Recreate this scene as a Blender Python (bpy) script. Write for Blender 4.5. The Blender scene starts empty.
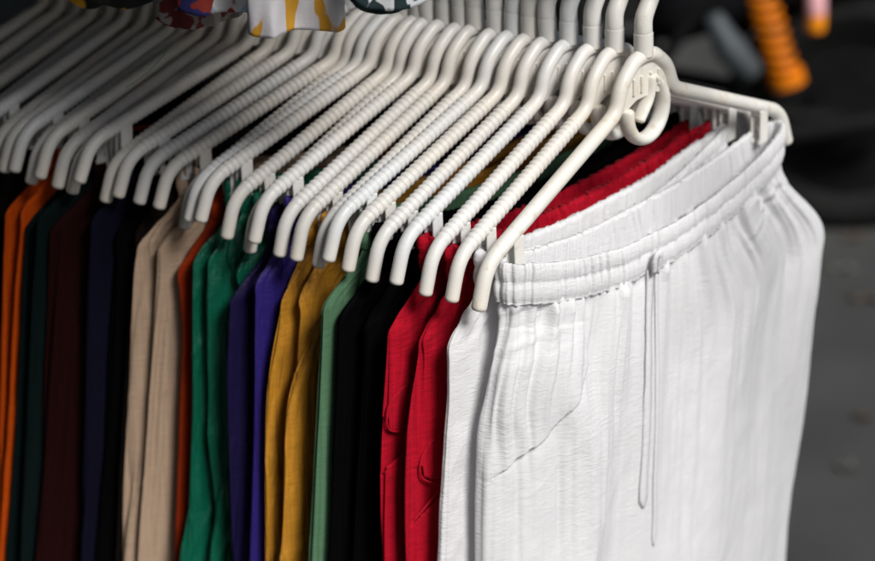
import bpy, math, random
import numpy as np
rng = np.random.RandomState(7); random.seed(7)
R = math.radians
SC = bpy.context.scene
COL = SC.collection
CAMZ = 1.6
# ------------------------------------------------------------------ mesh helpers
class MB:
    def __init__(s): s.v = []; s.f = []; s.n = 0; s.fm = []
    def add(s, V, F, m=0):
        V = np.asarray(V, float)
        s.v.append(V); s.f += [tuple(i + s.n for i in f) for f in F]; s.fm += [m] * len(F); s.n += len(V)
    def build(s, name, mats, parent=None, smooth=True, auto=None):
        me = bpy.data.meshes.new(name)
        me.from_pydata(np.concatenate(s.v).tolist(), [], s.f)
        if not isinstance(mats, (list, tuple)): mats = [mats]
        for m in mats: me.materials.append(m)
        me.polygons.foreach_set('material_index', s.fm)
        me.polygons.foreach_set('use_smooth', [smooth] * len(s.f))
        me.update()
        if auto is not None:
            try: me.set_sharp_from_angle(angle=R(auto))
            except Exception: pass
        o = bpy.data.objects.new(name, me); COL.objects.link(o)
        if parent: o.parent = parent
        return o

def grid_faces(nu, nv, wrap_u=True, wrap_v=False):
    F = []
    for j in range(nv if wrap_v else nv - 1):
        j2 = (j + 1) % nv
        for i in range(nu if wrap_u else nu - 1):
            i2 = (i + 1) % nu
            F.append((j * nu + i, j * nu + i2, j2 * nu + i2, j2 * nu + i))
    return F

def fillet(pts, rad, n=6):
    """polyline with rounded corners; rad one number per inner point or a single one"""
    P = [np.array(p, float) for p in pts]; out = [P[0]]
    for i in range(1, len(P) - 1):
        r = rad[i - 1] if isinstance(rad, (list, tuple)) else rad
        a = P[i - 1] - P[i]; b = P[i + 1] - P[i]; la = np.linalg.norm(a); lb = np.linalg.norm(b)
        t = min(r, la * .48, lb * .48); A = P[i] + a / la * t; B = P[i] + b / lb * t
        for k in range(n + 1):
            u = k / n; out.append((1 - u) ** 2 * A + 2 * u * (1 - u) * P[i] + u * u * B)
    out.append(P[-1]); return np.array(out)

def resample(P, step):
    d = np.r_[0, np.cumsum(np.linalg.norm(np.diff(P, axis=0), axis=1))]
    n = max(2, int(round(d[-1] / step)) + 1); s = np.linspace(0, d[-1], n)
    return np.stack([np.interp(s, d, P[:, k]) for k in range(3)], 1), s

def tube(mb, P, r, n=12, m=0, caps=True, up=(0, 1, 0), ex=1.0, ey=1.0, round_cap=True):
    P = np.asarray(P, float); k = len(P)
    r = np.full(k, r) if np.isscalar(r) else np.asarray(r, float)
    T = np.gradient(P, axis=0); T /= np.linalg.norm(T, axis=1)[:, None] + 1e-12
    if caps and round_cap:
        e0 = [P[0] - T[0] * r[0] * c for c in (.55, .45, .25)]; e1 = [P[-1] + T[-1] * r[-1] * c for c in (.25, .45, .55)]
        P = np.concatenate([e0, P, e1]); T = np.concatenate([[T[0]] * 3, T, [T[-1]] * 3])
        r = np.concatenate([[r[0] * .35, r[0] * .72, r[0] * .93], r, [r[-1] * .93, r[-1] * .72, r[-1] * .35]]); k += 6
    N = np.array(up, float); Ns = []
    for i in range(k):
        N = N - T[i] * (N @ T[i]); l = np.linalg.norm(N)
        if l < 1e-6: N = np.cross(T[i], [1, .3, .2]); l = np.linalg.norm(N)
        N = N / l; Ns.append(N)
    Ns = np.array(Ns); Bs = np.cross(T, Ns)
    a = np.arange(n) / n * 2 * math.pi
    V = P[:, None, :] + r[:, None, None] * (Ns[:, None, :] * (np.cos(a) * ex)[None, :, None] + Bs[:, None, :] * (np.sin(a) * ey)[None, :, None])
    F = grid_faces(n, k)
    if caps: F = F + [tuple(range(n))[::-1], tuple((k - 1) * n + i for i in range(n))]
    mb.add(V.reshape(-1, 3), F, m)

def box(mb, c, s, m=0, bev=0.0, rz=0.0, ry=0.0):
    """box with chamfered edges"""
    c = np.array(c, float); h = np.array(s, float) / 2; b = min(bev, h.min() * .8)
    V = []; idx = {}
    for sx in (-1, 1):
        for sy in (-1, 1):
            for sz in (-1, 1):
                for ax in range(3):
                    p = np.array([sx, sy, sz], float) * h
                    q = p.copy()
                    for k in range(3):
                        if k != ax: q[k] -= np.sign(p[k]) * b
                    idx[(sx, sy, sz, ax)] = len(V); V.append(q)
    F = []
    for ax in range(3):
        o1, o2 = [(1, 2), (2, 0), (0, 1)][ax]
        for s_ in (-1, 1):
            q = []
            for a1, a2 in ((-1, -1), (1, -1), (1, 1), (-1, 1)):
                k = [0, 0, 0]; k[ax] = s_; k[o1] = a1; k[o2] = a2; q.append(idx[(*k, ax)])
            F.append(tuple(q if s_ > 0 else q[::-1]))
            if b > 0:
                pass
    if b > 0:
        for ax in range(3):       # edge chamfers
            o1, o2 = [(1, 2), (2, 0), (0, 1)][ax]
            for a1 in (-1, 1):
                for a2 in (-1, 1):
                    def I(sa, f):
                        k = [0, 0, 0]; k[ax] = sa; k[o1] = a1; k[o2] = a2; return idx[(*k, f)]
                    q = [I(-1, o1), I(1, o1), I(1, o2), I(-1, o2)]
                    F.append(tuple(q if a1 * a2 > 0 else q[::-1]))
        for sx in (-1, 1):
            for sy in (-1, 1):
                for sz in (-1, 1):
                    q = [idx[(sx, sy, sz, 0)], idx[(sx, sy, sz, 1)], idx[(sx, sy, sz, 2)]]
                    F.append(tuple(q if sx * sy * sz > 0 else q[::-1]))
    V = np.array(V)
    if ry:
        c_, s_ = math.cos(ry), math.sin(ry); V = np.stack([V[:, 0] * c_ + V[:, 2] * s_, V[:, 1], -V[:, 0] * s_ + V[:, 2] * c_], 1)
    if rz:
        c_, s_ = math.cos(rz), math.sin(rz); V = np.stack([V[:, 0] * c_ - V[:, 1] * s_, V[:, 0] * s_ + V[:, 1] * c_, V[:, 2]], 1)
    mb.add(V + c, F, m)

def prism(mb, outline, y0, y1, m=0):
    """outline in xz, extruded along y"""
    n = len(outline)
    V = [(x, y0, z) for x, z in outline] + [(x, y1, z) for x, z in outline]
    F = [tuple(range(n)), tuple(range(2 * n - 1, n - 1, -1))] + [(i, i + n, (i + 1) % n + n, (i + 1) % n) for i in range(n)]
    mb.add(V, [f[::-1] for f in F], m)

def ring(mb, c, r0, r1, h, axis='y', n=48, m=0):
    """annulus of rectangular section about an axis"""
    a = np.arange(n) / n * 2 * math.pi; prof = [(r0, -h), (r1, -h), (r1, h), (r0, h)]
    V = []
    for rr, hh in prof:
        for t in a:
            p = [rr * math.cos(t), hh, rr * math.sin(t)]
            V.append(np.array(p) + c)
    F = []
    for j in range(4):
        for i in range(n):
            i2 = (i + 1) % n; j2 = (j + 1) % 4
            F.append((j * n + i, j * n + i2, j2 * n + i2, j2 * n + i))
    mb.add(V, F, m)

# ------------------------------------------------------------------ numpy noise
def _hash(ix, iy, seed):
    h = (ix.astype(np.int64) * 374761393 + iy.astype(np.int64) * 668265263 + seed * 144665 + 1013904223) & 0x7fffffff
    h = ((h ^ (h >> 13)) * 1274126177) & 0x7fffffff
    h = (h ^ (h >> 16)) & 0xffff
    return h / 65535.0 * 2 - 1
def noise2(x, y, seed=0):
    x, y = np.broadcast_arrays(np.asarray(x, float), np.asarray(y, float))
    ix, iy = np.floor(x), np.floor(y); fx, fy = x - ix, y - iy
    ux, uy = fx * fx * fx * (fx * (fx * 6 - 15) + 10), fy * fy * fy * (fy * (fy * 6 - 15) + 10)
    a, b = _hash(ix, iy, seed), _hash(ix + 1, iy, seed); c, d = _hash(ix, iy + 1, seed), _hash(ix + 1, iy + 1, seed)
    return (a * (1 - ux) + b * ux) * (1 - uy) + (c * (1 - ux) + d * ux) * uy
def fbm(x, y, seed=0, o=3):
    t = 0; am = 1.0
    for k in range(o): t = t + am * noise2(x * 2 ** k, y * 2 ** k, seed + k * 17); am *= .5
    return t
def sst(a, b, x):
    t = np.clip((x - a) / (b - a), 0, 1); return t * t * (3 - 2 * t)

# ------------------------------------------------------------------ materials
def newmat(name):
    m = bpy.data.materials.new(name); m.use_nodes = True
    nt = m.node_tree; b = nt.nodes['Principled BSDF']; return m, nt, b
def N(nt, t, **kw):
    n = nt.nodes.new(t)
    for k, v in kw.items():
        if k in n.inputs: n.inputs[k].default_value = v
        else: setattr(n, k, v)
    return n
def L(nt, a, b): nt.links.new(a, b)
def mapping(nt, scale, coord='Object'):
    tc = nt.nodes.new('ShaderNodeTexCoord'); mp = nt.nodes.new('ShaderNodeMapping')
    mp.inputs['Scale'].default_value = scale; L(nt, tc.outputs[coord], mp.inputs['Vector']); return mp.outputs['Vector']
def ramp(nt, fac, stops):
    r = nt.nodes.new('ShaderNodeValToRGB'); e = r.color_ramp.elements
    while len(e) < len(stops): e.new(.5)
    for i, (p, c) in enumerate(stops): e[i].position = p; e[i].color = (*c, 1)
    L(nt, fac, r.inputs['Fac']); return r.outputs['Color']

def plastic(name, col, stain=0.0, rough=.38):
    m, nt, b = newmat(name)
    v = mapping(nt, (1, 1, 1))
    n1 = N(nt, 'ShaderNodeTexNoise', Scale=35.0, Detail=4.0); L(nt, v, n1.inputs['Vector'])
    c2 = tuple(x * .9 for x in col)
    base = ramp(nt, n1.outputs['Fac'], [(.3, c2), (.65, col)])
    if stain:
        n2 = N(nt, 'ShaderNodeTexNoise', Scale=70.0, Detail=6.0, Roughness=.7); L(nt, v, n2.inputs['Vector'])
        f = ramp(nt, n2.outputs['Fac'], [(.54, (0, 0, 0)), (.74, (stain,) * 3)])
        mx = N(nt, 'ShaderNodeMix', data_type='RGBA'); L(nt, f, mx.inputs['Factor']); L(nt, base, mx.inputs['A']); mx.inputs['B'].default_value = (.42, .28, .13, 1)
        base = mx.outputs['Result']
        n3 = N(nt, 'ShaderNodeTexNoise', Scale=9.0, Detail=2.0); L(nt, v, n3.inputs['Vector'])
        f = ramp(nt, n3.outputs['Fac'], [(.48, (0, 0, 0)), (.8, (.5,) * 3)])
        mx = N(nt, 'ShaderNodeMix', data_type='RGBA'); L(nt, f, mx.inputs['Factor']); L(nt, base, mx.inputs['A']); mx.inputs['B'].default_value = (.66, .54, .38, 1)
        base = mx.outputs['Result']
    L(nt, base, b.inputs['Base Color']); b.inputs['Roughness'].default_value = rough
    b.inputs['Subsurface Weight'].default_value = .12; b.inputs['Subsurface Radius'].default_value = (.004, .003, .002)
    bp = N(nt, 'ShaderNodeBump', Strength=.08, Distance=.002); L(nt, n1.outputs['Fac'], bp.inputs['Height']); L(nt, bp.outputs['Normal'], b.inputs['Normal'])
    return m

def cloth(name, col, sheen=.04, rough=.75, crinkle=.35, weave=.12, streak=.25, satin=0.0, transl=0.0, crush=0.0):
    m, nt, b = newmat(name)
    v = mapping(nt, (1, 1, 1))
    # slub yarn: long vertical streaks and short horizontal ones
    vs = mapping(nt, (420, 420, 9)); ns = N(nt, 'ShaderNodeTexNoise', Scale=1.0, Detail=2.0); L(nt, vs, ns.inputs['Vector'])
    vh = mapping(nt, (60, 60, 760)); nh = N(nt, 'ShaderNodeTexNoise', Scale=1.0, Detail=2.0); L(nt, vh, nh.inputs['Vector'])
    ad = N(nt, 'ShaderNodeMath', operation='ADD'); L(nt, ns.outputs['Fac'], ad.inputs[0]); L(nt, nh.outputs['Fac'], ad.inputs[1])
    hf = N(nt, 'ShaderNodeMath', operation='MULTIPLY'); L(nt, ad.outputs[0], hf.inputs[0]); hf.inputs[1].default_value = .5
    lo = tuple(x * (1 - streak * .7) for x in col); hi = tuple(min(1, x * (1 + streak * .4)) for x in col)
    L(nt, ramp(nt, hf.outputs[0], [(.36, lo), (.62, hi)]), b.inputs['Base Color'])
    b.inputs['Roughness'].default_value = rough
    b.inputs['Sheen Weight'].default_value = sheen; b.inputs['Sheen Roughness'].default_value = .4
    b.inputs['Specular IOR Level'].default_value = .07 + satin
    # crinkles: short horizontal wrinkles, warped
    vc = mapping(nt, (95, 95, 400)); nc = N(nt, 'ShaderNodeTexNoise', Scale=1.0, Detail=3.0, Roughness=.55, Distortion=.9); L(nt, vc, nc.inputs['Vector'])
    b1 = N(nt, 'ShaderNodeBump', Strength=crinkle, Distance=.0022); 
    vk = mapping(nt, (16, 16, 11)); nk = N(nt, 'ShaderNodeTexNoise', Scale=1.0, Detail=2.0); L(nt, vk, nk.inputs['Vector'])
    mk = N(nt, 'ShaderNodeMapRange'); L(nt, nk.outputs['Fac'], mk.inputs['Value']); mk.inputs['From Min'].default_value = .36; mk.inputs['From Max'].default_value = .66; mk.inputs['To Min'].default_value = .55
    mm = N(nt, 'ShaderNodeMath', operation='MULTIPLY'); L(nt, nc.outputs['Fac'], mm.inputs[0]); L(nt, mk.outputs[0], mm.inputs[1]); L(nt, mm.outputs[0], b1.inputs['Height'])
    if crush:
        vq = mapping(nt, (60, 60, 11)); nq = N(nt, 'ShaderNodeTexNoise', Scale=1.0, Detail=2.5, Distortion=1.6); L(nt, vq, nq.inputs['Vector'])
        b0 = N(nt, 'ShaderNodeBump', Strength=crush, Distance=.009); L(nt, nq.outputs['Fac'], b0.inputs['Height']); L(nt, b0.outputs['Normal'], b1.inputs['Normal'])
    b2 = N(nt, 'ShaderNodeBump', Strength=weave, Distance=.0006); L(nt, hf.outputs[0], b2.inputs['Height']); L(nt, b1.outputs['Normal'], b2.inputs['Normal'])
    L(nt, b2.outputs['Normal'], b.inputs['Normal'])
    if transl:
        tr = N(nt, 'ShaderNodeBsdfTranslucent'); tr.inputs['Color'].default_value = (*col, 1)
        mx = N(nt, 'ShaderNodeMixShader'); mx.inputs[0].default_value = transl
        L(nt, b.outputs[0], mx.inputs[1]); L(nt, tr.outputs[0], mx.inputs[2]); L(nt, mx.outputs[0], nt.nodes['Material Output'].inputs['Surface'])
    return m

def simple(name, col, rough=.5, metal=0.0, var=.25, scale=30.0, bump=.1, coat=0.0, spec=.3):
    m, nt, b = newmat(name)
    v = mapping(nt, (1, 1, 1)); n1 = N(nt, 'ShaderNodeTexNoise', Scale=scale, Detail=5.0); L(nt, v, n1.inputs['Vector'])
    L(nt, ramp(nt, n1.outputs['Fac'], [(.3, tuple(x * (1 - var) for x in col)), (.7, tuple(min(1, x * (1 + var)) for x in col))]), b.inputs['Base Color'])
    b.inputs['Roughness'].default_value = rough; b.inputs['Metallic'].default_value = metal; b.inputs['Specular IOR Level'].default_value = spec; b.inputs['Coat Weight'].default_value = coat
    bp = N(nt, 'ShaderNodeBump', Strength=bump, Distance=.003); L(nt, n1.outputs['Fac'], bp.inputs['Height']); L(nt, bp.outputs['Normal'], b.inputs['Normal'])
    return m

def printed(name, base, spots, scale, stretch=(1, 1, 1), th=.5):
    """printed cotton: base colour with noise-shaped blotches in one or two ink colours"""
    m, nt, b = newmat(name); col = None
    bc = N(nt, 'ShaderNodeRGB'); bc.outputs[0].default_value = (*base, 1); col = bc.outputs[0]
    for k, sp in enumerate(spots):
        mp = mapping(nt, tuple(scale * s * (1 + .3 * k) for s in stretch)); mp.node.inputs['Location'].default_value = (3.1 * k + 1.7, 1.3 * k, 2.7 * k)
        n = N(nt, 'ShaderNodeTexNoise', Scale=1.0, Detail=1.5, Distortion=.6); L(nt, mp, n.inputs['Vector'])
        f = ramp(nt, n.outputs['Fac'], [(th, (0, 0, 0)), (th + .02, (1, 1, 1))])
        mx = N(nt, 'ShaderNodeMix', data_type='RGBA'); L(nt, f, mx.inputs['Factor']); L(nt, col, mx.inputs['A']); mx.inputs['B'].default_value = (*sp, 1); col = mx.outputs['Result']
    L(nt, col, b.inputs['Base Color']); b.inputs['Roughness'].default_value = .85
    vh = mapping(nt, (300, 300, 300)); nh = N(nt, 'ShaderNodeTexNoise', Scale=1.0); L(nt, vh, nh.inputs['Vector'])
    bp = N(nt, 'ShaderNodeBump', Strength=.25, Distance=.001); L(nt, nh.outputs['Fac'], bp.inputs['Height']); L(nt, bp.outputs['Normal'], b.inputs['Normal'])
    return m

M = {}
M['pl_warm'] = plastic('white_plastic_warm', (.75, .735, .695), stain=.22)
M['pl_neut'] = plastic('white_plastic', (.76, .752, .73), stain=.15)
M['pl_cool'] = plastic('white_plastic_cool', (.74, .757, .76), stain=.15)
M['pl_old'] = plastic('yellowed_plastic', (.77, .755, .70), stain=.7)
M['steel'] = simple('rail_steel', (.45, .45, .45), .35, 1.0)
# ------------------------------------------------------------------ object bookkeeping
def tag(o, label, cat, group=None, kind=None):
    if label: o['label'] = label
    if cat: o['category'] = cat
    if group: o['group'] = group
    if kind: o['kind'] = kind
    return o
def empty(name, loc=(0, 0, 0), rot=(0, 0, 0)):
    o = bpy.data.objects.new(name, None); COL.objects.link(o); o.location = loc; o.rotation_euler = rot
    o.empty_display_size = .05; return o
def copy_tree(src, mat=None):
    c = src.copy(); COL.objects.link(c)
    for ch in list(src.children):
        d = ch.copy(); COL.objects.link(d); d.parent = c
        for g in list(ch.children):
            e = g.copy(); COL.objects.link(e); e.parent = d
    return c

# ------------------------------------------------------------------ hanger
def hanger_half():
    return [(0, 0, 0), (.012, 0, -.0015), (.030, 0, -.0165), (.0362, 0, -.038), (.1935, 0, -.1085), (.2045, 0, -.1400)]
ARM_A, ARM_B = np.array([.036, -.0385]), np.array([.1925, -.1085])
def arm_z(x):
    x = abs(x)
    if x < .036: return -.0385
    return ARM_A[1] + (x - .036) / (ARM_B[0] - ARM_A[0]) * (ARM_B[1] - ARM_A[1])

def make_hanger(mat, ribbed):
    root = empty('clothes_hanger')
    half = hanger_half()
    pts = [(-x, y, z) for x, y, z in half[::-1]][:-1] + half
    P = fillet(pts, [.028, .010, .011, .012, .008, .012, .011, .010, .028][:len(pts) - 2], n=7)
    P, s = resample(P, .00085 if ribbed else .0022)
    r = np.full(len(P), .0062 if not ribbed else .0058)
    if ribbed:
        w = sst(.046, .056, np.abs(P[:, 0])) * (1 - sst(.178, .186, np.abs(P[:, 0])))
        r = r - .0001 + w * (.00115 * np.abs(np.sin(s * math.pi / .0052)) - .0002)
    # flattened a little through the neck
    mb = MB(); tube(mb, P, r, n=14)
    mb.build('frame', mat, root)
    # hook: collar, then a stem that bends towards the far side and curls over the rail
    mb = MB()
    tube(mb, [(0, 0, .000), (0, 0, .0185)], .0078, n=18, round_cap=False)
    tube(mb, [(0, 0, .0185), (0, 0, .0197)], .0066, n=18, round_cap=False)
    mb.build('collar', mat, root, auto=40)
    H = fillet([(0, 0, .0197), (0, 0, .0305), (.0240, 0, .064), (.0225, 0, .094), (0, 0, .1115), (-.0215, 0, .097), (-.0235, 0, .078)], [.010, .014, .014, .014, .014], n=7)
    H, _ = resample(H, .003); mb = MB(); tube(mb, H, np.linspace(.0074, .0050, len(H)), n=14); mb.build('hook', mat, root)
    # web plate under the neck
    mb = MB()
    prism(mb, [(-.033, -.041), (-.027, -.020), (-.010, -.004), (.010, -.004), (.027, -.020), (.033, -.038), (.022, -.037), (.012, -.034), (-.012, -.034), (-.022, -.038)], -.0016, .0016)
    for x in (-.016, -.006, .006, .016): box(mb, (x, 0, -.022), (.0022, .0075, .014), bev=.0006)
    mb.build('web_plate', mat, root, smooth=False)
    # cascade hook: an open ring below the neck
    mb = MB()
    a = np.linspace(R(62), R(-186), 40)
    C = np.stack([.0005 + .0235 * np.cos(a), np.zeros_like(a), -.0440 + .0265 * np.sin(a)], 1)
    tube(mb, C, np.interp(np.arange(40), [0, 8, 39], [.0022, .0050, .0050]), n=16, ex=1.45, ey=1.0)
    b_ = fillet([(.007, 0, -.020), (.006, 0, -.036), (-.008, 0, -.052)], .012); b_, _ = resample(b_, .002)
    tube(mb, b_, .0036, n=12, ex=1.8)
    mb.build('cascade_hook', mat, root)
    # two garment clips under the arms
    for sx in (-1, 1):
        x = sx * .162; z = arm_z(x)
        mb = MB()
        for sy in (-1, 1):
            box(mb, (x, sy * .0046, z - .017), (.011, .0022, .031), bev=.0007)
            box(mb, (x, sy * .0036, z - .031), (.012, .0030, .004), bev=.0006)
        box(mb, (x, 0, z - .0045), (.009, .0105, .006), bev=.0008)
        mb.build('clip', mat, root, auto=30)
    return root

# ------------------------------------------------------------------ trousers
def make_trousers(name, mat, p, seed, parent_xf):
    """p: dict of shape numbers. hanger-local frame: x along the hanger (near end negative), -y to the front of the row"""
    loc, yaw, roll = parent_xf
    root = empty(name, loc, (0, 0, yaw))
    nu, nv = p.get('nu', 320), p.get('nv', 120)
    aw, ah = p.get('aw', .166), p.get('ah', .213)
    bf, bb = p.get('bf', .006), p.get('bb', .005)        # waistband bulge front / back
    hf, hb = p.get('hf', .0095), p.get('hb', .0085)      # body half thickness front / back
    sagf, sagb = p.get('sagf', .030), p.get('sagb', .016)
    z0 = p.get('z0', -.112); band = p.get('band', .027); LEN = p.get('len', .62)
    vis = p.get('vis', .42)
    tr = math.tan(roll)
    phi = np.arange(nu) / nu * 2 * math.pi
    # denser near the near end (phi = pi)
    phi = phi - p.get('dens', .75) * np.sin(phi) * -1 * .8
    def loop(phi, a, bF, bB, ex):
        c, s = np.cos(phi), np.sin(phi)
        x = a * np.sign(c) * np.abs(c) ** ex
        y = np.where(s < 0, bF, bB) * np.sign(s) * np.abs(s) ** p.get('ey', .75)
        return x, y
    def sag(x, front, a):
        t = 1 - np.clip(np.abs(x) / a, 0, 1) ** 2
        return np.where(front, sagf, sagb) * t ** 1.15
    def topz(x): return z0 + x * tr * -1 if False else z0 + x * tr
    # v rows : distance below band top
    v = np.concatenate([np.linspace(band - .004, vis, int(nv * .82)), np.linspace(vis, LEN, nv - int(nv * .82) + 1)[1:]])
    PH, V = np.meshgrid(phi, v)
    fl = sst(band, band + p.get('shl', .045), V)
    a = aw + (ah - aw) * fl
    a = a + p.get('flare', .0) * np.clip(V - .06, 0, 9)
    front = np.sin(PH) < 0
    fb = sst(band, band + .16, V)
    BF = bf + (hf - bf) * fb; BB = bb + (hb - bb) * fb
    X, Y = loop(PH, a, BF, BB, p.get('ex', .9))
    X = np.where(X > 0, X * (1 + p.get('awf', 0) * (1 - fl) + p.get('far', 0) * sst(band - .003, band + .11, V) * (1 - .22 * np.clip((V - .14) / .30, 0, 1))), X)
    # side edges gathered into a few thin folds of unequal reach
    em = sst(.62, .96, np.abs(X) / ah) * sst(band, band + .06, V)
    X = X - np.sign(X) * p.get('strip', .016) * em * (.5 + .8 * noise2(Y * 210 + seed * 1.7 + .6 * noise2(V * 5, 2.2, seed), V * 1.4, seed + 81))
    slit = p.get('slit')
    if slit:
        sv = np.array(slit['v']) + slit['dv']; yc = np.interp(V, sv, np.array(slit['y']) * hf)
        hol = (X < -.12) * sst(sv[1] + .004, sv[1] + .012, V) * (1 - sst(sv[-1] - .003, sv[-1], V)) * sst(-.0006, .0006, Y - yc) * (1 - sst(-.0006, .0004, Y - .28 * hf))
    # two lobes at each side seam
    seam = np.exp(-(np.sin(PH) / .30) ** 2); lob = p.get('lobe', .010) * sst(band, band + .05, V)
    X = X - np.sign(X) * lob * seam
    # each lobe wanders on its own going down
    lf = sst(band + .01, band + .12, V)
    for k, fr in ((0, True), (1, False)):
        w = (front == fr) * (1 - seam)
        X = X + w * np.clip(X / ah, -1, 1) * lf * p.get('wander', .006) * noise2(V * 4.5 + 3.3 * k, k * 5.0 + seed, seed)
    Y = Y + lf * p.get('sway', .003) * noise2(V * 4 + seed, 7.7, seed + 5)
    X0 = X.copy()
    if slit: X = X + .022 * hol
    Z = topz(X) - V - sag(np.clip(X, -aw, aw), front, aw) * (1 - sst(band, band + .5, V) * .0)
    # perimeter coordinate
    mid = len(v) // 2
    d = np.hypot(np.diff(np.r_[X[mid], X[mid, 0]]), np.diff(np.r_[Y[mid], Y[mid, 0]])); U1 = np.r_[0, np.cumsum(d)[:-1]]
    U = np.broadcast_to(U1, PH.shape)
    # displacement along the normal
    amp = np.minimum(1, (np.abs(Y) + .004) / .012)
    D = p.get('gather', .0022) * np.exp(-(V - band) / p.get('gl', .05)) * sst(band - .004, band + .012, V) * (noise2(U * 95, V * 6, seed) + .7 * noise2(U * 190, V * 9, seed + 3))
    D = D + p.get('fold', .003) * lf * fbm(U * p.get('ff', 30) + .8 * noise2(V * 5, U * 4, seed + 8), V * 2.2, seed + 11, 2)
    D = D + p.get('crumple', .0006) * lf * fbm(U * 55, V * 38, seed + 21, 2)
    cr_ = 1 - np.abs(noise2(U * 26 + V * 9, V * 13 + U * 6, seed + 61)) ; D = D + p.get('crease', .0009) * lf * (cr_ ** 7 - .15)
    # wrinkles radiating from the clip over the shoulder
    shw = np.exp(-((V - band - .02) / .03) ** 2) * np.exp(-((np.abs(X) - ah * .93) / .05) ** 2)
    D = D + .0016 * shw * noise2(U * 40 + V * 160, V * 30, seed + 31)
    pocket = p.get('pocket')
    if pocket:
        # front pocket opening: (u offset from the seam -> v) on the front lobe ; cloth beyond the edge lies lower
        xe = np.interp(V, pocket['v'], pocket['x'], left=-9, right=-9)
        inside = sst(-.0008, .0008, xe - X) * front * (X < 0) * sst(pocket['v'][0] - .014, pocket['v'][0] + .035, V) * (1 - sst(pocket['v'][-1] - .008, pocket['v'][-1] + .001, V))
        D = D - pocket.get('groove', .0) * np.exp(-np.maximum(X - xe, 0) / .009) * sst(-.0008, .0008, X - xe) * front * (X < 0) * sst(pocket['v'][0] - .01, pocket['v'][0] + .02, V) * (1 - sst(pocket['v'][-1] - .012, pocket['v'][-1], V))
        D = D - pocket.get('deep', .006) * inside * sst(-.006, .03, ah - np.abs(X))
    edge = np.exp(-((np.abs(X) - ah) / .016) ** 2)
    D = D * (1 - p.get('calm', .7) * edge)
    D = D + p.get('pleat', .0022) * edge * lf * (noise2(U * 170 + .5 * noise2(V * 5, U * 9, seed), V * 1.6, seed + 71) + .5 * noise2(U * 340, V * 2.5, seed + 73))
    if p.get('tie') is not None: D = D * (1 - .96 * front * np.exp(-((X - p['tie']) / .022) ** 2) * sst(band, band + .02, V))
    dU = [np.roll(q, -1, 1) - np.roll(q, 1, 1) for q in (X, Y, Z)]
    dV = [np.gradient(q, axis=0) for q in (X, Y, Z)]
    n = np.cross(np.stack(dV, -1), np.stack(dU, -1)); n /= np.linalg.norm(n, axis=-1)[..., None] + 1e-12
    # outward : for phi=3pi/2 expect -y
    j = np.argmin(np.abs(phi - 1.5 * math.pi))
    if n[mid, j, 1] > 0: n = -n; flip = True
    else: flip = False
    n[..., 2] *= .3
    Pm = np.stack([X, Y, Z], -1) + n * D[..., None]
    mb = MB(); F = grid_faces(nu, len(v)); F = [f[::-1] for f in F]
    mb.add(Pm.reshape(-1, 3), F); mb.build('leg_panel' if False else 'body', mat, root)
    # ---- waistband: closed profile round the loop, ruched elastic in two rolls
    prof = []
    npf = p.get('npf', 18); hh = np.linspace(0, band + .003, npf)
    rolls = np.abs(np.sin(np.clip(hh / band, 0, 1) * math.pi * p.get('rolls', 2)))
    for h, q in zip(hh, rolls): prof.append((.0011 + .0016 * q ** .7, -h, 1))
    for h in hh[::-1][::2]: prof.append((-.0016, -h, -.9))
    prof = np.array(prof)
    nub = p.get('nub', 1000); phb = np.arange(nub) / nub * 2 * math.pi; phb = phb + p.get('dens', .75) * np.sin(phb) * .8
    xb, yb = loop(phb, aw, bf, bb, p.get('ex', .9)); fr = np.sin(phb) < 0
    zb = topz(xb) - sag(xb, fr, aw)
    zb = zb + .0009 * noise2(np.arange(nub) * .02, seed, seed)
    xb = np.where(xb > 0, xb * (1 + p.get('awf', 0)), xb)
    tx = np.roll(xb, -1) - np.roll(xb, 1); ty = np.roll(yb, -1) - np.roll(yb, 1); l = np.hypot(tx, ty) + 1e-9
    nx, ny = ty / l, -tx / l
    if ny[np.argmin(np.abs(phb - 1.5 * math.pi))] > 0: nx, ny = -nx, -ny
    ub = np.r_[0, np.cumsum(l / 2)[:-1]]
    V3 = []
    for k, (o, h, g) in enumerate(prof):
        ru = g * (p.get('ruch', .0017) * noise2(ub * 340 + 1.2 * noise2(h * 40, ub * 20, seed), h * 9 + seed, seed + 41) + .0005 * noise2(ub * 640, h * 40, seed + 43))
        V3.append(np.stack([xb + nx * (o + ru), yb + ny * (o + ru), zb + h + .0003 * g * noise2(ub * 280, 3.1, seed + 47)], -1))
    V3 = np.array(V3)
    mb = MB(); mb.add(V3.reshape(-1, 3), [f for f in grid_faces(nub, len(prof), True, True)])
    wb = mb.build('waistband', p.get('bandmat', mat), root)
    if slit:
        W = []
        for q in np.linspace(sv[0], sv[-1], 40):
            jv = int(np.argmin(np.abs(v - q))); yq = np.interp(q, sv, np.array(slit['y']) * hf); ok = np.where(X[jv] < -.12)[0]
            i_ = ok[np.argmin(np.abs(Y[jv, ok] - yq) + .02 * np.abs(X[jv, ok] + ah))]; W.append([X0[jv, i_] - .0012, yq, Z[jv, i_]])
        W = np.array(W)
        for k in range(5): W[1:-1] = (W[:-2] + 2 * W[1:-1] + W[2:]) / 4
        mb = MB(); tube(mb, W, .0009, n=8); mb.build('pocket_edge', mat, root)
    # ---- pocket edge: a rolled welt along the opening
    def surf(x, vv, out=.0):
        """front-face point nearest to x at depth vv"""
        jv = int(np.argmin(np.abs(v - vv))); row = Pm[jv]; ok = np.where(np.sin(phi) < 0.02)[0]
        i = ok[np.argmin(np.abs(row[ok, 0] - x))]; return row[i] + n[jv, i] * out
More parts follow.
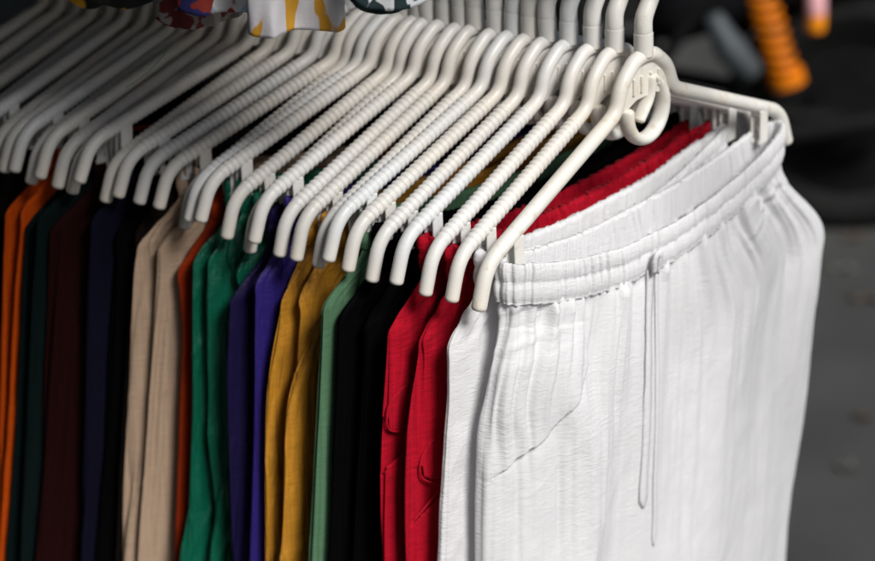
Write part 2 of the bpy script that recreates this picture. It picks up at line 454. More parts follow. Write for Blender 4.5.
    if pocket:
        vv = np.linspace(pocket['v'][0], pocket['v'][-1], 60); xx = np.interp(vv, pocket['v'], pocket['x'])
        W = np.array([surf(x + .003, q, .0002) for x, q in zip(xx, vv)])
        for k in range(4): W[1:-1] = (W[:-2] + 2 * W[1:-1] + W[2:]) / 4
        mb = MB(); tube(mb, W, pocket.get('r', .0016), n=8); mb.build('pocket_edge', mat, root)
    return root, surf

# ------------------------------------------------------------------ the row of hangers (place, turn and tilt of each)
HG = [(0.1630,1.4245,-0.3913,46.6,5.0),
(0.1413,1.4387,-0.3913,47.7,4.2),(0.1247,1.4495,-0.3913,46.0,4.6),(0.1063,1.4616,-0.3913,45.4,3.2),
(0.0900,1.4723,-0.3913,42.4,5.2),(0.0760,1.4814,-0.3913,41.6,3.6),(0.0624,1.4903,-0.3913,42.7,1.4),
(0.0484,1.4994,-0.3913,41.8,4.9),(0.0320,1.5101,-0.3913,41.3,4.5),(0.0203,1.5178,-0.3913,39.5,5.0),
(0.0063,1.5270,-0.3913,39.3,2.1),(-0.0074,1.5359,-0.3913,37.7,7.1),(-0.0155,1.5412,-0.3913,35.4,4.2),
(-0.0281,1.5494,-0.3913,35.3,0.2),(-0.0385,1.5562,-0.3913,33.7,1.5),(-0.0507,1.5642,-0.3913,30.9,5.8),
(-0.0577,1.5689,-0.3913,28.7,1.1),(-0.0762,1.5809,-0.3913,29.0,1.0),(-0.0964,1.5941,-0.3913,31.9,-0.4),
(-0.1191,1.6089,-0.3913,34.4,1.9),(-0.1356,1.6197,-0.3913,38.0,-3.7),(-0.1554,1.6327,-0.3913,38.3,0.8),
(-0.1706,1.6426,-0.3913,40.4,-0.3),(-0.1862,1.6528,-0.3913,42.6,-2.7),(-0.2016,1.6629,-0.3913,41.8,0.3),
(-0.2128,1.6702,-0.3913,43.2,-2.9),(-0.2267,1.6793,-0.3913,43.5,-1.9)]
PHI = R(146.823)
for k in range(1, 8):   # hangers whose near ends lie outside the frame
    q = .466 + .0205 * k
    HG.append((.163 + math.cos(PHI) * q, 1.4245 + math.sin(PHI) * q, -.3913, 43.5 + (k * 37 % 5 - 2) * .8, -1 + (k * 53 % 7 - 3) * .9))

FRONT = make_hanger(M['pl_old'], False)
RIB = {k: make_hanger(M[k], True) for k in ('pl_warm', 'pl_neut', 'pl_cool')}
used = set()
HLAB = {
 0: 'smooth yellowed white hanger at the front of the row, open ring below its neck',
 1: 'ribbed white hanger second in the row, holding the narrow edge of white trousers',
 2: 'ribbed white hanger holding the red trousers next to the white ones',
 3: 'ribbed white hanger holding the red trousers next to the black ones',
 4: 'ribbed white hanger holding the black trousers next to the red ones',
 5: 'ribbed white hanger holding the black trousers next to the sage green ones',
 6: 'ribbed white hanger whose rounded end hangs over the sage green trousers',
 7: 'ribbed hanger with grey end tucked behind its neighbour, between sage green and gold trousers',
 8: 'ribbed white hanger holding the gold trousers nearer the sage green ones',
 9: 'ribbed white hanger holding the gold trousers nearer the indigo ones',
 10: 'ribbed white hanger holding the indigo trousers',
 11: 'low hanger end peeping out below the hanger of the indigo trousers',
 12: 'ribbed white hanger holding the right hand lobe of emerald green trousers',
 13: 'ribbed white hanger with its end over the middle of the emerald green trousers',
 14: 'ribbed white hanger at the left edge of the emerald green trousers',
 15: 'low grey hanger end over the rust orange trousers, under its white neighbour',
 16: 'pinkish white ribbed hanger whose end hangs over the beige trousers',
 17: 'ribbed white hanger at the left edge of the beige trousers',
 18: 'ribbed white hanger over dark brown trousers, next to the beige ones',
 19: 'greyish ribbed hanger over black trousers, second to the left of the beige ones',
 20: 'bright ribbed hanger over the navy trousers, higher than its neighbours',
 21: 'low grey hanger end just left of the navy trousers',
 22: 'ribbed hanger over the dark maroon trousers in the shaded part',
 23: 'ribbed hanger over the dark teal trousers, nearer the maroon ones',
 24: 'ribbed hanger over the dark teal trousers, nearer the orange ones',
 25: 'ribbed hanger over the orange trousers at the left edge of the photo',
 26: 'leftmost hanger end in the photo, half cut off above the orange trousers',
}
kinds = ['pl_neut', 'pl_warm', 'pl_neut', 'pl_cool', 'pl_neut', 'pl_warm', 'pl_cool', 'pl_neut', 'pl_warm', 'pl_neut', 'pl_neut']
for i, (x, y, z, yaw, rl) in enumerate(HG):
    if i == 0: h = FRONT
    else:
        k = kinds[i % len(kinds)]
        if k in used: h = copy_tree(RIB[k])
        else: h = RIB[k]; used.add(k)
    h.location = (x, y, z + CAMZ); h.rotation_euler = (0, -R(rl), R(yaw))
    tag(h, HLAB.get(i, 'ribbed grey hanger in deep shade at the top left, its near end outside the photo'), 'hanger', 'white plastic hangers along the rail')

# ------------------------------------------------------------------ cloth colours
C = {
 'white': cloth('white_viscose', (.80, .80, .81), sheen=.1, crinkle=.42, weave=.18, streak=.03, transl=.26),
 'red': cloth('red_linen', (.36, .004, .016), crinkle=.3, weave=.3, streak=.35),
 'black': cloth('black_cloth', (.0018, .0018, .0021), satin=-.05, sheen=.0, crinkle=.3),
 'sage': cloth('sage_cloth', (.075, .16, .088), crinkle=.25, weave=.3),
 'gold': cloth('gold_satin', (.46, .205, .018), rough=.48, satin=.28, crinkle=.3, crush=.55),
 'indigo': cloth('indigo_cloth', (.022, .011, .14), crinkle=.25, rough=.55, satin=.2, crush=.3),
 'ink': cloth('dark_indigo_cloth', (.007, .004, .035), crinkle=.25, rough=.55, satin=.1, crush=.3),
 'emerald': cloth('emerald_satin', (.0, .095, .052), rough=.42, satin=.34, crinkle=.3, crush=.6),
 'rust': cloth('rust_cloth', (.24, .022, .003), crinkle=.25),
 'beige': cloth('beige_linen', (.42, .30, .21), crinkle=.3, weave=.35, streak=.2),
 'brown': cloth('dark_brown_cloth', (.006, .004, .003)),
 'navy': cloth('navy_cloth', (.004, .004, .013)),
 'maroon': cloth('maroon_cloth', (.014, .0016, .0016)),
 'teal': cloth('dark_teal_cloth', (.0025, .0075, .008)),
 'orange': cloth('orange_cloth', (.50, .065, .003), crinkle=.2),
}
TR = {
 0: ('white', 'white crinkled trousers at the front of the row with a drawstring and a slant pocket'),
 1: ('white', 'white trousers seen as a narrow edge between the front white and the red ones'),
 2: ('red', 'red trousers next to the white ones, their pocket edge low on the side'),
 3: ('red', 'red trousers next to the black ones'),
 4: ('black', 'black trousers next to the red ones'),
 5: ('black', 'black trousers next to the sage green ones'),
 6: ('sage', 'sage green trousers between black and gold ones'),
 8: ('gold', 'gold satin trousers next to the sage green ones'),
 9: ('gold', 'gold satin trousers next to the indigo ones'),
 10: ('indigo', 'indigo trousers next to the gold ones'),
 11: ('ink', 'darker indigo trousers tucked between the indigo and the emerald ones'),
 12: ('emerald', 'shiny emerald green trousers nearest the indigo ones'),
 13: ('emerald', 'middle one of the three pairs of shiny emerald green trousers'),
 14: ('emerald', 'shiny emerald green trousers touching the rust orange ones'),
 15: ('rust', 'rust orange trousers between the emerald and the beige ones'),
 16: ('beige', 'beige trousers next to the rust orange ones'),
 17: ('beige', 'beige trousers next to the dark brown ones'),
 18: ('brown', 'dark brown trousers next to the beige ones'),
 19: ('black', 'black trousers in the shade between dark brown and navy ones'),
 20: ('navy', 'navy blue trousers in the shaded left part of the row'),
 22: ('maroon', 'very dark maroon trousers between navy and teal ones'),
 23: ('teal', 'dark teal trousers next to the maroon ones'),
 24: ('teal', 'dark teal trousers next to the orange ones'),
 25: ('orange', 'orange trousers at the left edge of the photo'),
 26: ('orange', 'orange trousers cut off by the left edge of the photo'),
 28: ('brown', 'dark brown trousers behind the orange ones at the left edge'),
 30: ('teal', 'last dark teal trousers behind the dark brown ones at the left edge'),
}
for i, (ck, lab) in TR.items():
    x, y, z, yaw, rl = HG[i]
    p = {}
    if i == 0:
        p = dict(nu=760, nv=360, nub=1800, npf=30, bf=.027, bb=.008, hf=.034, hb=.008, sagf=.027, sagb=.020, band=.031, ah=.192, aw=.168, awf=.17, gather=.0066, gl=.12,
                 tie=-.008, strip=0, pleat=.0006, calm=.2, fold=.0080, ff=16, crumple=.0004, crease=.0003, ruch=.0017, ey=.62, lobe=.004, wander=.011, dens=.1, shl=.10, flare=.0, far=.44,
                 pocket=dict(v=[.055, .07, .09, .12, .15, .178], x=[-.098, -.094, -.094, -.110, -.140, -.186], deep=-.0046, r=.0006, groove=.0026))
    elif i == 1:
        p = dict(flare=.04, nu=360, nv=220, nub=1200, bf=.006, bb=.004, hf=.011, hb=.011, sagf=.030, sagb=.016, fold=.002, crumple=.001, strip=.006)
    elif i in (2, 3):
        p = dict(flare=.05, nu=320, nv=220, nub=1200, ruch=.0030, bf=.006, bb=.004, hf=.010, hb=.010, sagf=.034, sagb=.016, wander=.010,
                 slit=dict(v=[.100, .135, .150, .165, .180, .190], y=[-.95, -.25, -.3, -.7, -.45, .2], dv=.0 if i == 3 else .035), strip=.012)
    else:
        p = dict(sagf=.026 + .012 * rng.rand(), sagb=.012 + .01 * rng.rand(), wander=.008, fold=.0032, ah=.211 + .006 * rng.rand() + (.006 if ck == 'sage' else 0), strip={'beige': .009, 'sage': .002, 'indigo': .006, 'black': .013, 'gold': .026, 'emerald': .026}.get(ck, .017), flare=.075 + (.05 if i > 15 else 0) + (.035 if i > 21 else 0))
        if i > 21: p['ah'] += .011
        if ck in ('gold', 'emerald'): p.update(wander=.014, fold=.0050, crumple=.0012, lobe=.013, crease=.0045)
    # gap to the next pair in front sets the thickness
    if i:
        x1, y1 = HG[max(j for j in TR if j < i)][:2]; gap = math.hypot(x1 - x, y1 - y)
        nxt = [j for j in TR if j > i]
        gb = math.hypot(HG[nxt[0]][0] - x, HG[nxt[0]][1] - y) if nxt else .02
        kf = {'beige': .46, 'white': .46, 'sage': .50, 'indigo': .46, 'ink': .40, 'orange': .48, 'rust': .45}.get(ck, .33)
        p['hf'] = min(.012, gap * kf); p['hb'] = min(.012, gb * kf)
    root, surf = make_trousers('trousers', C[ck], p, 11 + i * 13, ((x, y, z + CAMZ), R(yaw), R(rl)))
    tag(root, lab, 'trousers', 'trousers hanging along the rail')
    if i == 0:
        # drawstring: a knot loop at the waistband and two cut strips hanging down
        mb = MB()
        def ribbon(path, w0, w1, t=.0010, seed=0):
            Pp, s = resample(np.array(path, float), .003); T = np.gradient(Pp, axis=0); T /= np.linalg.norm(T, axis=1)[:, None]
            wv = np.cross(T, [0, 1, 0]); wv /= np.linalg.norm(wv, axis=1)[:, None] + 1e-9; nn = np.cross(wv, T)
            w = np.linspace(w0, w1, len(Pp)) * (1 + .10 * noise2(s * 60, seed, 5) + .06 * noise2(s * 400, seed, 6)); w[-3:] *= [.8, .5, .15]
            tw = .18 * noise2(s * 22, seed, 9)[:, None]; wv2 = wv * np.cos(tw) + nn * np.sin(tw); n2 = np.cross(wv2, T)
            Vv = np.stack([Pp - wv2 * w[:, None] - n2 * t, Pp - n2 * t * 1.8, Pp + wv2 * w[:, None] - n2 * t, Pp + wv2 * w[:, None] + n2 * t, Pp + n2 * t * .5, Pp - wv2 * w[:, None] + n2 * t], 1)
            k = len(Pp); mb.add(Vv.reshape(-1, 3), grid_faces(6, k) + [tuple(range(6))[::-1], tuple((k - 1) * 6 + q for q in range(6))])
        x0 = -.016
        top = surf(x0, .030, .004)
        s1 = [surf(x0 - .000 + .001 * math.sin(k), .030 + k * .0115, .0012) for k in range(20)]
        s2 = [surf(x0 + .0085 + .0004 * k, .030 + k * .0115, .0012) for k in range(24)]
        def smooth(a, it=5):
            a = np.array(a, float); e0, e1 = a[0].copy(), a[-1].copy()
            for _ in range(it): a[1:-1] = (a[:-2] + 2 * a[1:-1] + a[2:]) / 4
            return a
        s1, s2 = smooth(s1), smooth(s2)
        ribbon(s1, .0044, .0054, t=.0005, seed=1); ribbon(s2, .0020, .0026, t=.0004, seed=2)
        q = np.array(top)
        ribbon([q + (-.001, -.002, -.002), q + (-.004, -.004, .010), q + (-.002, -.005, .017), q + (.002, -.005, .014), q + (.004, -.003, .004), q + (.003, -.002, -.004)], .0026, .0030, seed=3)
        mb.build('drawstring', C['white'], root)

# ------------------------------------------------------------------ rails and stand
def rail_pt(t, off=0, z=0): return np.array([.163 + math.cos(PHI) * t - math.sin(PHI) * off, 1.4245 + math.sin(PHI) * t + math.cos(PHI) * off, z])
rk = empty('clothes_rack', (0, 0, 0)); RZ = CAMZ - .3913 + .0935
tag(rk, 'grey steel clothes rack whose rail carries the row of hangers', 'clothes rack')
mb = MB(); tube(mb, [rail_pt(-.62, 0, RZ), rail_pt(.2, 0, RZ), rail_pt(1.05, 0, RZ)], .0118, n=20); mb.build('rail', M['steel'], rk)
for t in (-.62, 1.05):
    a = rail_pt(t, 0, 0); d = np.array([-math.sin(PHI), math.cos(PHI), 0])
    mb = MB(); tube(mb, [(a[0], a[1], .03), (a[0], a[1], 1.0), (a[0], a[1], RZ + .56)], .014, n=16); mb.build('post', M['steel'], rk)
    mb = MB(); tube(mb, [a + d * -.32 + (0, 0, .02), a + (0, 0, .025), a + d * .32 + (0, 0, .02)], .014, n=12); mb.build('foot', M['steel'], rk)
UZ = RZ + .56
UO = .22   # the upper rail stands a little towards the camera
mb = MB(); tube(mb, [rail_pt(-.62, 0, UZ), rail_pt(-.55, UO, UZ), rail_pt(.2, UO, UZ), rail_pt(.98, UO, UZ), rail_pt(1.05, 0, UZ)], .0118, n=16); mb.build('upper_rail', M['steel'], rk)
# ------------------------------------------------------------------ printed shorts on the upper rail
FPX, PITCH = 1854.8, R(22.295)
def ray(u, v, y):
    a, b = (u - 437.5) / FPX, (v - 280.5) / FPX
    c, s = math.cos(PITCH), math.sin(PITCH)
    d = np.array([a, c - b * s, -s - b * c]); return d / d[1] * y + np.array([0, 0, CAMZ])
def make_shorts(mat, yaw, w, lw, h, seed):
    root = empty('printed_shorts'); th = .011
    def leg(mb, xc):
        nu, nv = 80, 60; ph = np.arange(nu) / nu * 2 * math.pi; v = np.linspace(0, h * .62, nv); PHm, Vv = np.meshgrid(ph, v)
        c, s = np.cos(PHm), np.sin(PHm); X = xc + lw * np.sign(c) * np.abs(c) ** .8; Y = th * np.sign(s) * np.abs(s) ** .8
        Y = Y + .011 * fbm(X * 34 + Vv * 3, Vv * 10, seed, 2) + .004 * noise2(X * 95, Vv * 24, seed + 3)
        Z = Vv + .007 * noise2(X * 22, PHm * .6, seed + 9) + .010 * ((X - xc) / lw) ** 2
        # turned-up hem edge
        Pm = np.stack([X, Y, Z], -1); inn = Pm[0] * 1; inn[:, 1] *= .80; inn[:, 0] = xc + (inn[:, 0] - xc) * .97; inn2 = inn.copy(); inn2[:, 2] += .02
        Pm = np.concatenate([inn2[None], inn[None], Pm]); mb.add(Pm.reshape(-1, 3), grid_faces(nu, len(Pm)))
    mb = MB()
    leg(mb, -w + lw); leg(mb, w - lw)
    nu, nv = 120, 30; ph = np.arange(nu) / nu * 2 * math.pi; v = np.linspace(h * .58, h, nv); PHm, Vv = np.meshgrid(ph, v)
    c, s = np.cos(PHm), np.sin(PHm); X = (w - .012 * (Vv - h * .58) / (h * .42)) * np.sign(c) * np.abs(c) ** .8; Y = (th + .003) * np.sign(s) * np.abs(s) ** .7 + .004 * noise2(X * 40, Vv * 8, seed)
    mb.add(np.stack([X, Y, Vv], -1).reshape(-1, 3), grid_faces(nu, nv)); mb.build('body', mat, root)
    mb = MB(); a = np.linspace(0, 2 * math.pi, 121)[:-1]
    Pm = []
    for o, z in ((.016, 0), (.019, .006), (.017, .013), (.019, .02), (.016, .026), (.012, .026), (.012, 0)):
        Pm.append(np.stack([(w - .010 + (o - .016)) * np.sign(np.cos(a)) * np.abs(np.cos(a)) ** .8, (o + .0012 * np.sin(a * 60)) * np.sign(np.sin(a)) * np.abs(np.sin(a)) ** .7, np.full_like(a, h - .012 + z)], -1))
    mb.add(np.array(Pm).reshape(-1, 3), grid_faces(120, 7, True, True)); mb.build('waistband', mat, root)
    for sx in (-1, 1):      # cloth loops that go over the upper rail hanger
        pass
    return root
SH = [ # u, v of the near lower corner, distance, yaw, w, lw, colours, label
 (246, 31, 1.33, 14, .036, .034, printed('white_yellow_print', (.78, .76, .80), [(.75, .38, .03)], 24, (1.7, 1.7, .6), .63), 'white printed shorts with yellow strokes hanging over the hangers at the top'),
 (216, 13, 1.37, 25, .045, .040, printed('green_leaf_print', (.006, .016, .008), [(.03, .10, .025), (.7, .72, .7)], 40, (1, 1, 1), .60), 'dark green leaf print shorts just left of the white and yellow ones'),
 (174, 8, 1.36, 20, .045, .040, printed('sky_blue_print', (.36, .56, .70), [(.75, .76, .78), (.30, .03, .02), (.02, .02, .12)], 30, (1, 1, 1), .55), 'light blue printed shorts at the top edge left of the green ones'),
 (157, 30, 1.39, 24, .036, .030, printed('grey_print', (.34, .31, .30), [(.22, .20, .20), (.16, .02, .02)], 45, (1, 1, 1), .56), 'greyish printed shorts hanging lowest left of the light blue ones'),
 (342, 6, 1.31, 14, .034, .030, printed('teal_dot_print', (.010, .028, .032), [(.7, .72, .74)], 46, (1, 1, 1), .62), 'dark teal shorts with white dots right of the white and yellow ones'),
 (62, 6, 1.46, 22, .10, .045, printed('black_yellow_print', (.012, .012, .012), [(.7, .36, .02)], 28, (1, 1, 1), .60), 'black shorts with yellow print at the top left corner'),
]
SHW = {}
for k, (u, v, y, yaw, w, lw, mat, lab) in enumerate(SH):
    c = ray(u, v, y); h = .24
    s_ = make_shorts(mat, yaw, w, lw, h, 70 + k * 9)
    W = np.array([math.cos(R(yaw)), math.sin(R(yaw)), 0]); s_.location = c + W * w; s_.rotation_euler = (0, 0, R(yaw))
    s_.location.z -= .004
    SHW[s_.name] = w
    tag(s_, lab, 'shorts', 'printed shorts on the upper rail')
    # each pair hangs from the upper rail on a cord with a hook
    cd = MB(); top = UZ - CAMZ  # local height of the rail
    lz = UZ - s_.location.z
    base = np.array(s_.location)
    # nearest point of the upper rail line
    a0 = rail_pt(0, UO, 0); d = np.array([math.cos(PHI), math.sin(PHI), 0]); q = a0 + d * ((base - a0) @ d); off = q - base
    ca, sa = math.cos(-R(yaw)), math.sin(-R(yaw)); ol = np.array([off[0] * ca - off[1] * sa, off[0] * sa + off[1] * ca, lz])
    for sx in (-1, 1):
        tube(cd, [(sx * (w - .02), 0, h + .008), np.array((sx * .03, 0, h + .12)), ol + (0, 0, .0125)], .0012, n=6)
    cd.build('hanging_cord', M['pl_neut'], s_)
for k in range(9):  # extra widened shorts, added above the frame to keep sky light off the hangers
    t = .17 + k * .062; yaw = R(38 + (k * 29 % 7)); src = [o for o in bpy.data.objects if o.name in SHW][(k * 5 + 1) % 6]
    s_ = copy_tree(src); c = rail_pt(t, UO, UZ - .285); s_.location = c; s_.rotation_euler = (0, 0, yaw); s_.scale = (.12 / SHW[src.name], 1, 1)
    for ch in list(s_.children):
        if ch.name.startswith('hanging_cord'): bpy.data.objects.remove(ch)
    cd = MB()
    for sx in (-1, 1): tube(cd, [(sx * .03, 0, .248), (sx * .02, 0, .27), (0, 0, .298)], .0012, n=6)
    cd.build('hanging_cord', M['pl_neut'], s_)
    tag(s_, 'extra printed shorts added on the upper rail to block light from above', 'shorts', 'printed shorts on the upper rail')
# a loose green thread
mb = MB(); th_pts = [ray(u, v, y) for u, v, y in ((172, 44, 1.50), (166, 52, 1.49), (158, 62, 1.48), (147, 73, 1.47), (136, 81, 1.465), (126, 87, 1.462))]
tp, _ = resample(fillet(th_pts, .004), .002); tube(mb, tp, .00042, n=6)
t_ = mb.build('loose_thread', simple('thread', (.16, .42, .33), .7)); tag(t_, 'thin pale green loose thread curving down over the shaded hangers', 'thread')

# ------------------------------------------------------------------ unseen awning, shaped for the shade on the left hangers
M['tarp'] = simple('tarp', (.05, .06, .06), .8, var=.3, scale=6)
aw_ = empty('awning', (0, 0, 0)); tag(aw_, 'unseen dark tarpaulin awning shaped to shade the left end of the clothes row', 'awning')
mb = MB(); nx, ny = 50, 40; xs = np.linspace(-.92, .50, nx); ys = np.linspace(0, 1, ny); Xg, Yg = np.meshgrid(xs, ys)
YE = np.interp(Xg, [-.92, -.45, -.10, .12, .32, .50], [-2.4, -2.2, -1.4, -.40, .38, .68]); Yg = YE + (2.3 - YE) * Yg  # front edge drawn to give the wanted shadow line on the hangers
Zg = 2.09 + .10 * (Yg + 1.6) * .4 + .03 * noise2(Xg * 1.3, Yg * 1.3, 4)
mb.add(np.stack([Xg, Yg, Zg], -1).reshape(-1, 3), grid_faces(nx, ny, False)); mb.add(np.stack([Xg, Yg, Zg + .004], -1).reshape(-1, 3), grid_faces(nx, ny, False)); mb.build('shade_canopy', M['tarp'], aw_)
for px, py in ((-.88, -2.3), (-.88, 2.25)):
    mb = MB(); tube(mb, [(px, py, 0), (px, py, 1.2), (px, py, 2.07 + .04 * (py + 1.6))], .022, n=14); mb.build('pole', M['steel'], aw_)
mb = MB(); nx, nz = 120, 20; xs = np.linspace(-.84, -.1, nx); zs = np.linspace(.05, 2.19, nz); Xg, Zg = np.meshgrid(xs, zs)  # unseen back curtain, added to block light from behind
Yg = 2.0 + .05 * np.sin(Xg * 14) + .03 * noise2(Xg * 5, Zg, 8)
mb.add(np.stack([Xg, Yg, Zg], -1).reshape(-1, 3), grid_faces(nx, nz, False)); mb.build('back_light_block', M['tarp'], aw_)
mb = MB(); ys = np.linspace(-2.2, 2.0, nx); Yg, Zg = np.meshgrid(ys, zs); Xg = -.86 + .04 * np.sin(Yg * 14) + .03 * noise2(Yg * 5, Zg, 18)  # unseen side curtain, added to cut sky light on the left hangers
mb.add(np.stack([Xg, Yg, Zg], -1).reshape(-1, 3), grid_faces(nx, nz, False)); mb.build('side_light_block', M['tarp'], aw_)

# ------------------------------------------------------------------ motorcycle in the background
M['rubber'] = simple('tyre_rubber', (.008, .008, .008), .85, bump=.3, spec=.2)
M['black_paint'] = simple('black_paint', (.005, .005, .006), .6, var=.1, spec=.12)
M['black_part'] = simple('black_metal', (.005, .005, .005), .7, 0, spec=.1)
M['alu'] = simple('dull_aluminium', (.06, .07, .075), .6, .3)
M['orange'] = simple('orange_spring', (.62, .165, .003), .4, var=.08)
M['seatm'] = simple('seat_vinyl', (.010, .010, .011), .6)
BX, BY = .985, 4.25
mo = empty('motorcycle', (BX, BY, 0), (0, 0, R(-4))); tag(mo, 'parked black motorcycle with an orange rear shock absorber spring, blurred behind the trousers', 'motorcycle')
def wheel(xc):
    mb = MB(); r, tw = .300, .052; nu, nv = 72, 20; a = np.arange(nu) / nu * 2 * math.pi
    rows = []
    for b in np.arange(nv) / nv * 2 * math.pi:
        rr = r - tw + tw * math.cos(b); yy = tw * .95 * math.sin(b); groove = .004 * (math.cos(b) > .5) * (np.sin(a * 36) > .4)
        rows.append(np.stack([xc + (rr - groove) * np.cos(a), np.full(nu, yy), .300 + (rr - groove) * np.sin(a)], -1))
    mb.add(np.array(rows).reshape(-1, 3), grid_faces(nu, nv, True, True)); w = mb.build('wheel', M['rubber'], mo)
    mb = MB(); ring(mb, np.array([xc, 0, .300]), .188, .212, .028, n=64); tube(mb, [(xc, -.012, .3), (xc, .012, .3)], .19, n=48, round_cap=False); mb.build('rim_and_disc', M['black_part'], w, auto=40)  # rim plus a dark disc added to hide the sunlit road behind the spokes
    mb = MB()
    for k in range(18):
        t = k / 18 * 2 * math.pi; t2 = t + (.35 if k % 2 else -.35)
        tube(mb, [(xc + .05 * math.cos(t2), .02 * (-1) ** k, .3 + .05 * math.sin(t2)), (xc + .19 * math.cos(t), 0, .3 + .19 * math.sin(t))], .0028, n=6)
    mb.build('spokes', M['black_part'], w)
    mb = MB(); tube(mb, [(xc, -.05, .3), (xc, .05, .3)], .055, n=24, round_cap=False); ring(mb, np.array([xc, -.045, .3]), .05, .105, .004, n=40); mb.build('hub', M['black_part'], w, auto=40)
wheel(0); wheel(-1.25)
for sy in (-1, 1):
    y = sy * .105
    sp = [(-.165, y, .392), (-.262, y, .655)]
    mb = MB(); A, B = np.array(sp[0]), np.array(sp[1]); t = np.linspace(0, 1, 200)
    ax = (B - A) / np.linalg.norm(B - A); e1 = np.cross(ax, [0, 1, 0]); e2 = np.array([0, 1, 0]); an = t * 2 * math.pi * 9
    H = A + (B - A) * (.07 + .9 * t)[:, None] + .029 * (e1[None] * np.cos(an)[:, None] + e2[None] * np.sin(an)[:, None])
    tube(mb, A + (B - A) * np.linspace(0, 1, 5)[:, None], .015, n=14); tube(mb, [A - ax * .004, A + ax * .028], .042, n=24, round_cap=False)
    s_ = mb.build('shock_absorber', M['orange'], mo, auto=40)
    mb = MB(); tube(mb, H, .0085, n=10); mb.build('spring', M['orange'], s_)
    mb = MB(); tube(mb, [A + ax * .12, A + ax * .150], .030, n=24, round_cap=False); mb.build('spring_seat', M['black_part'], s_, auto=40)
    mb = MB(); tube(mb, [B - ax * .03, B], .032, n=24, round_cap=False); mb.build('top_mount', M['black_part'], s_, auto=40)
    mb = MB(); tube(mb, [(0, sy * .08, .3), (-.2, sy * .09, .31), (-.46, sy * .08, .36)], .020, n=14); mb.build('swing_arm', M['black_part'], mo)
    mb = MB(); tube(mb, fillet([(-.08, sy * .10, .70), (-.35, sy * .11, .62), (-.48, sy * .12, .40), (-.85, sy * .11, .36), (-1.0, sy * .04, .80)], .08), .016, n=12); mb.build('frame_tube', M['black_part'], mo)
    mb = MB(); tube(mb, [(-1.25, sy * .075, .30), (-1.12, sy * .085, .60), (-1.0, sy * .085, .92)], .022, n=14); mb.build('fork', M['alu'], mo)
# engine with finned cylinder and grey side cover
mb = MB(); box(mb, (-.62, 0, .36), (.34, .22, .20), bev=.04); box(mb, (-.74, 0, .50), (.15, .16, .16), bev=.02, ry=R(-12))
for k in range(6): box(mb, (-.735 - k * .004, 0, .44 + k * .024), (.20, .20, .006), bev=.002, ry=R(-12))
en = mb.build('engine', M['black_part'], mo, smooth=False)
mb = MB(); a = np.linspace(0, 2 * math.pi, 33)[:-1]
for yy, rr in ((-.112, .085), (-.128, .078), (-.134, .05), (-.135, .001)):
    pass
prof = [(-.10, .090), (-.122, .088), (-.134, .070), (-.137, .03), (-.137, .0005)]
mb.add([(-.55 + r_ * math.cos(t) * 1.2, yy, .36 + r_ * math.sin(t)) for yy, r_ in prof for t in a], grid_faces(32, len(prof))); mb.build('side_cover', M['alu'], en)
mb = MB(); tube(mb, fillet([(-.345, -.125, .545), (-.305, -.13, .475), (-.255, -.13, .425)], .05), np.array([.024, .030, .034, .036, .036, .036, .036, .034, .030][:9]), n=18); mb.build('foot_bracket', M['alu'], mo)
mb = MB(); tube(mb, fillet([(-.80, -.08, .50), (-.88, -.10, .36), (-.72, -.13, .24), (-.30, -.14, .25), (.10, -.15, .33)], .1), np.linspace(.02, .045, 9 * 3 + 2 - 2 - 4 + 0)[:23] if False else .028, n=16); mb.build('exhaust', M['black_part'], mo)
# seat, tank, tail, mudguard
def loft(mb, secs, n=24):
    V = []
    for x, zc, hw, hz, ex in secs:
        for k in range(n):
            t = k / n * 2 * math.pi; c, s = math.cos(t), math.sin(t)
            V.append((x, hw * math.copysign(abs(c) ** ex, c), zc + hz * math.copysign(abs(s) ** ex, s)))
    F = grid_faces(n, len(secs)) + [tuple(range(n))[::-1], tuple((len(secs) - 1) * n + k for k in range(n))]
    mb.add(V, F)
mb = MB(); loft(mb, [(.16, .80, .06, .025, .7), (.10, .79, .10, .04, .7), (-.20, .765, .13, .045, .7), (-.45, .74, .12, .045, .7), (-.55, .76, .08, .03, .7)]); mb.build('seat', M['seatm'], mo)
mb = MB(); loft(mb, [(-.52, .78, .08, .06, .8), (-.62, .80, .13, .10, .8), (-.80, .83, .15, .12, .8), (-.95, .84, .10, .08, .8), (-1.0, .84, .05, .04, .8)]); mb.build('fuel_tank', M['black_paint'], mo)
mb = MB(); loft(mb, [(.22, .70, .05, .03, .7), (.05, .67, .09, .06, .7), (-.2, .63, .125, .085, .7), (-.42, .58, .125, .12, .7), (-.50, .58, .10, .10, .7)]); mb.build('side_panel', M['black_paint'], mo)
def guard(xc, a0, a1, rr):
    mb = MB(); ts = np.linspace(a0, a1, 30); V = []
    for t in ts:
        for k in np.linspace(-1, 1, 9):
            r2 = rr - .02 * k * k; V.append((xc + r2 * math.cos(t), .075 * k, .3 + r2 * math.sin(t)))
    mb.add(V, grid_faces(9, 30, False)); V2 = np.array(V); V2[:, 0] = xc + (V2[:, 0] - xc) * .99; V2[:, 2] = .3 + (V2[:, 2] - .3) * .99; mb.add(V2, grid_faces(9, 30, False)); mb.build('mudguard', M['black_paint'], mo)
guard(0, R(20), R(150), .345); guard(-1.25, R(20), R(160), .335)
mb = MB(); tube(mb, [(-1.02, -.36, 1.03), (-1.06, -.18, 1.06), (-1.06, 0, .98), (-1.06, .18, 1.06), (-1.02, .36, 1.03)], .014, n=12); mb.build('handlebar', M['black_part'], mo)
mb = MB(); tube(mb, [(-1.10, 0, .88), (-1.20, 0, .87)], np.array([.06, .095]), n=28); mb.build('headlight', M['alu'], mo)
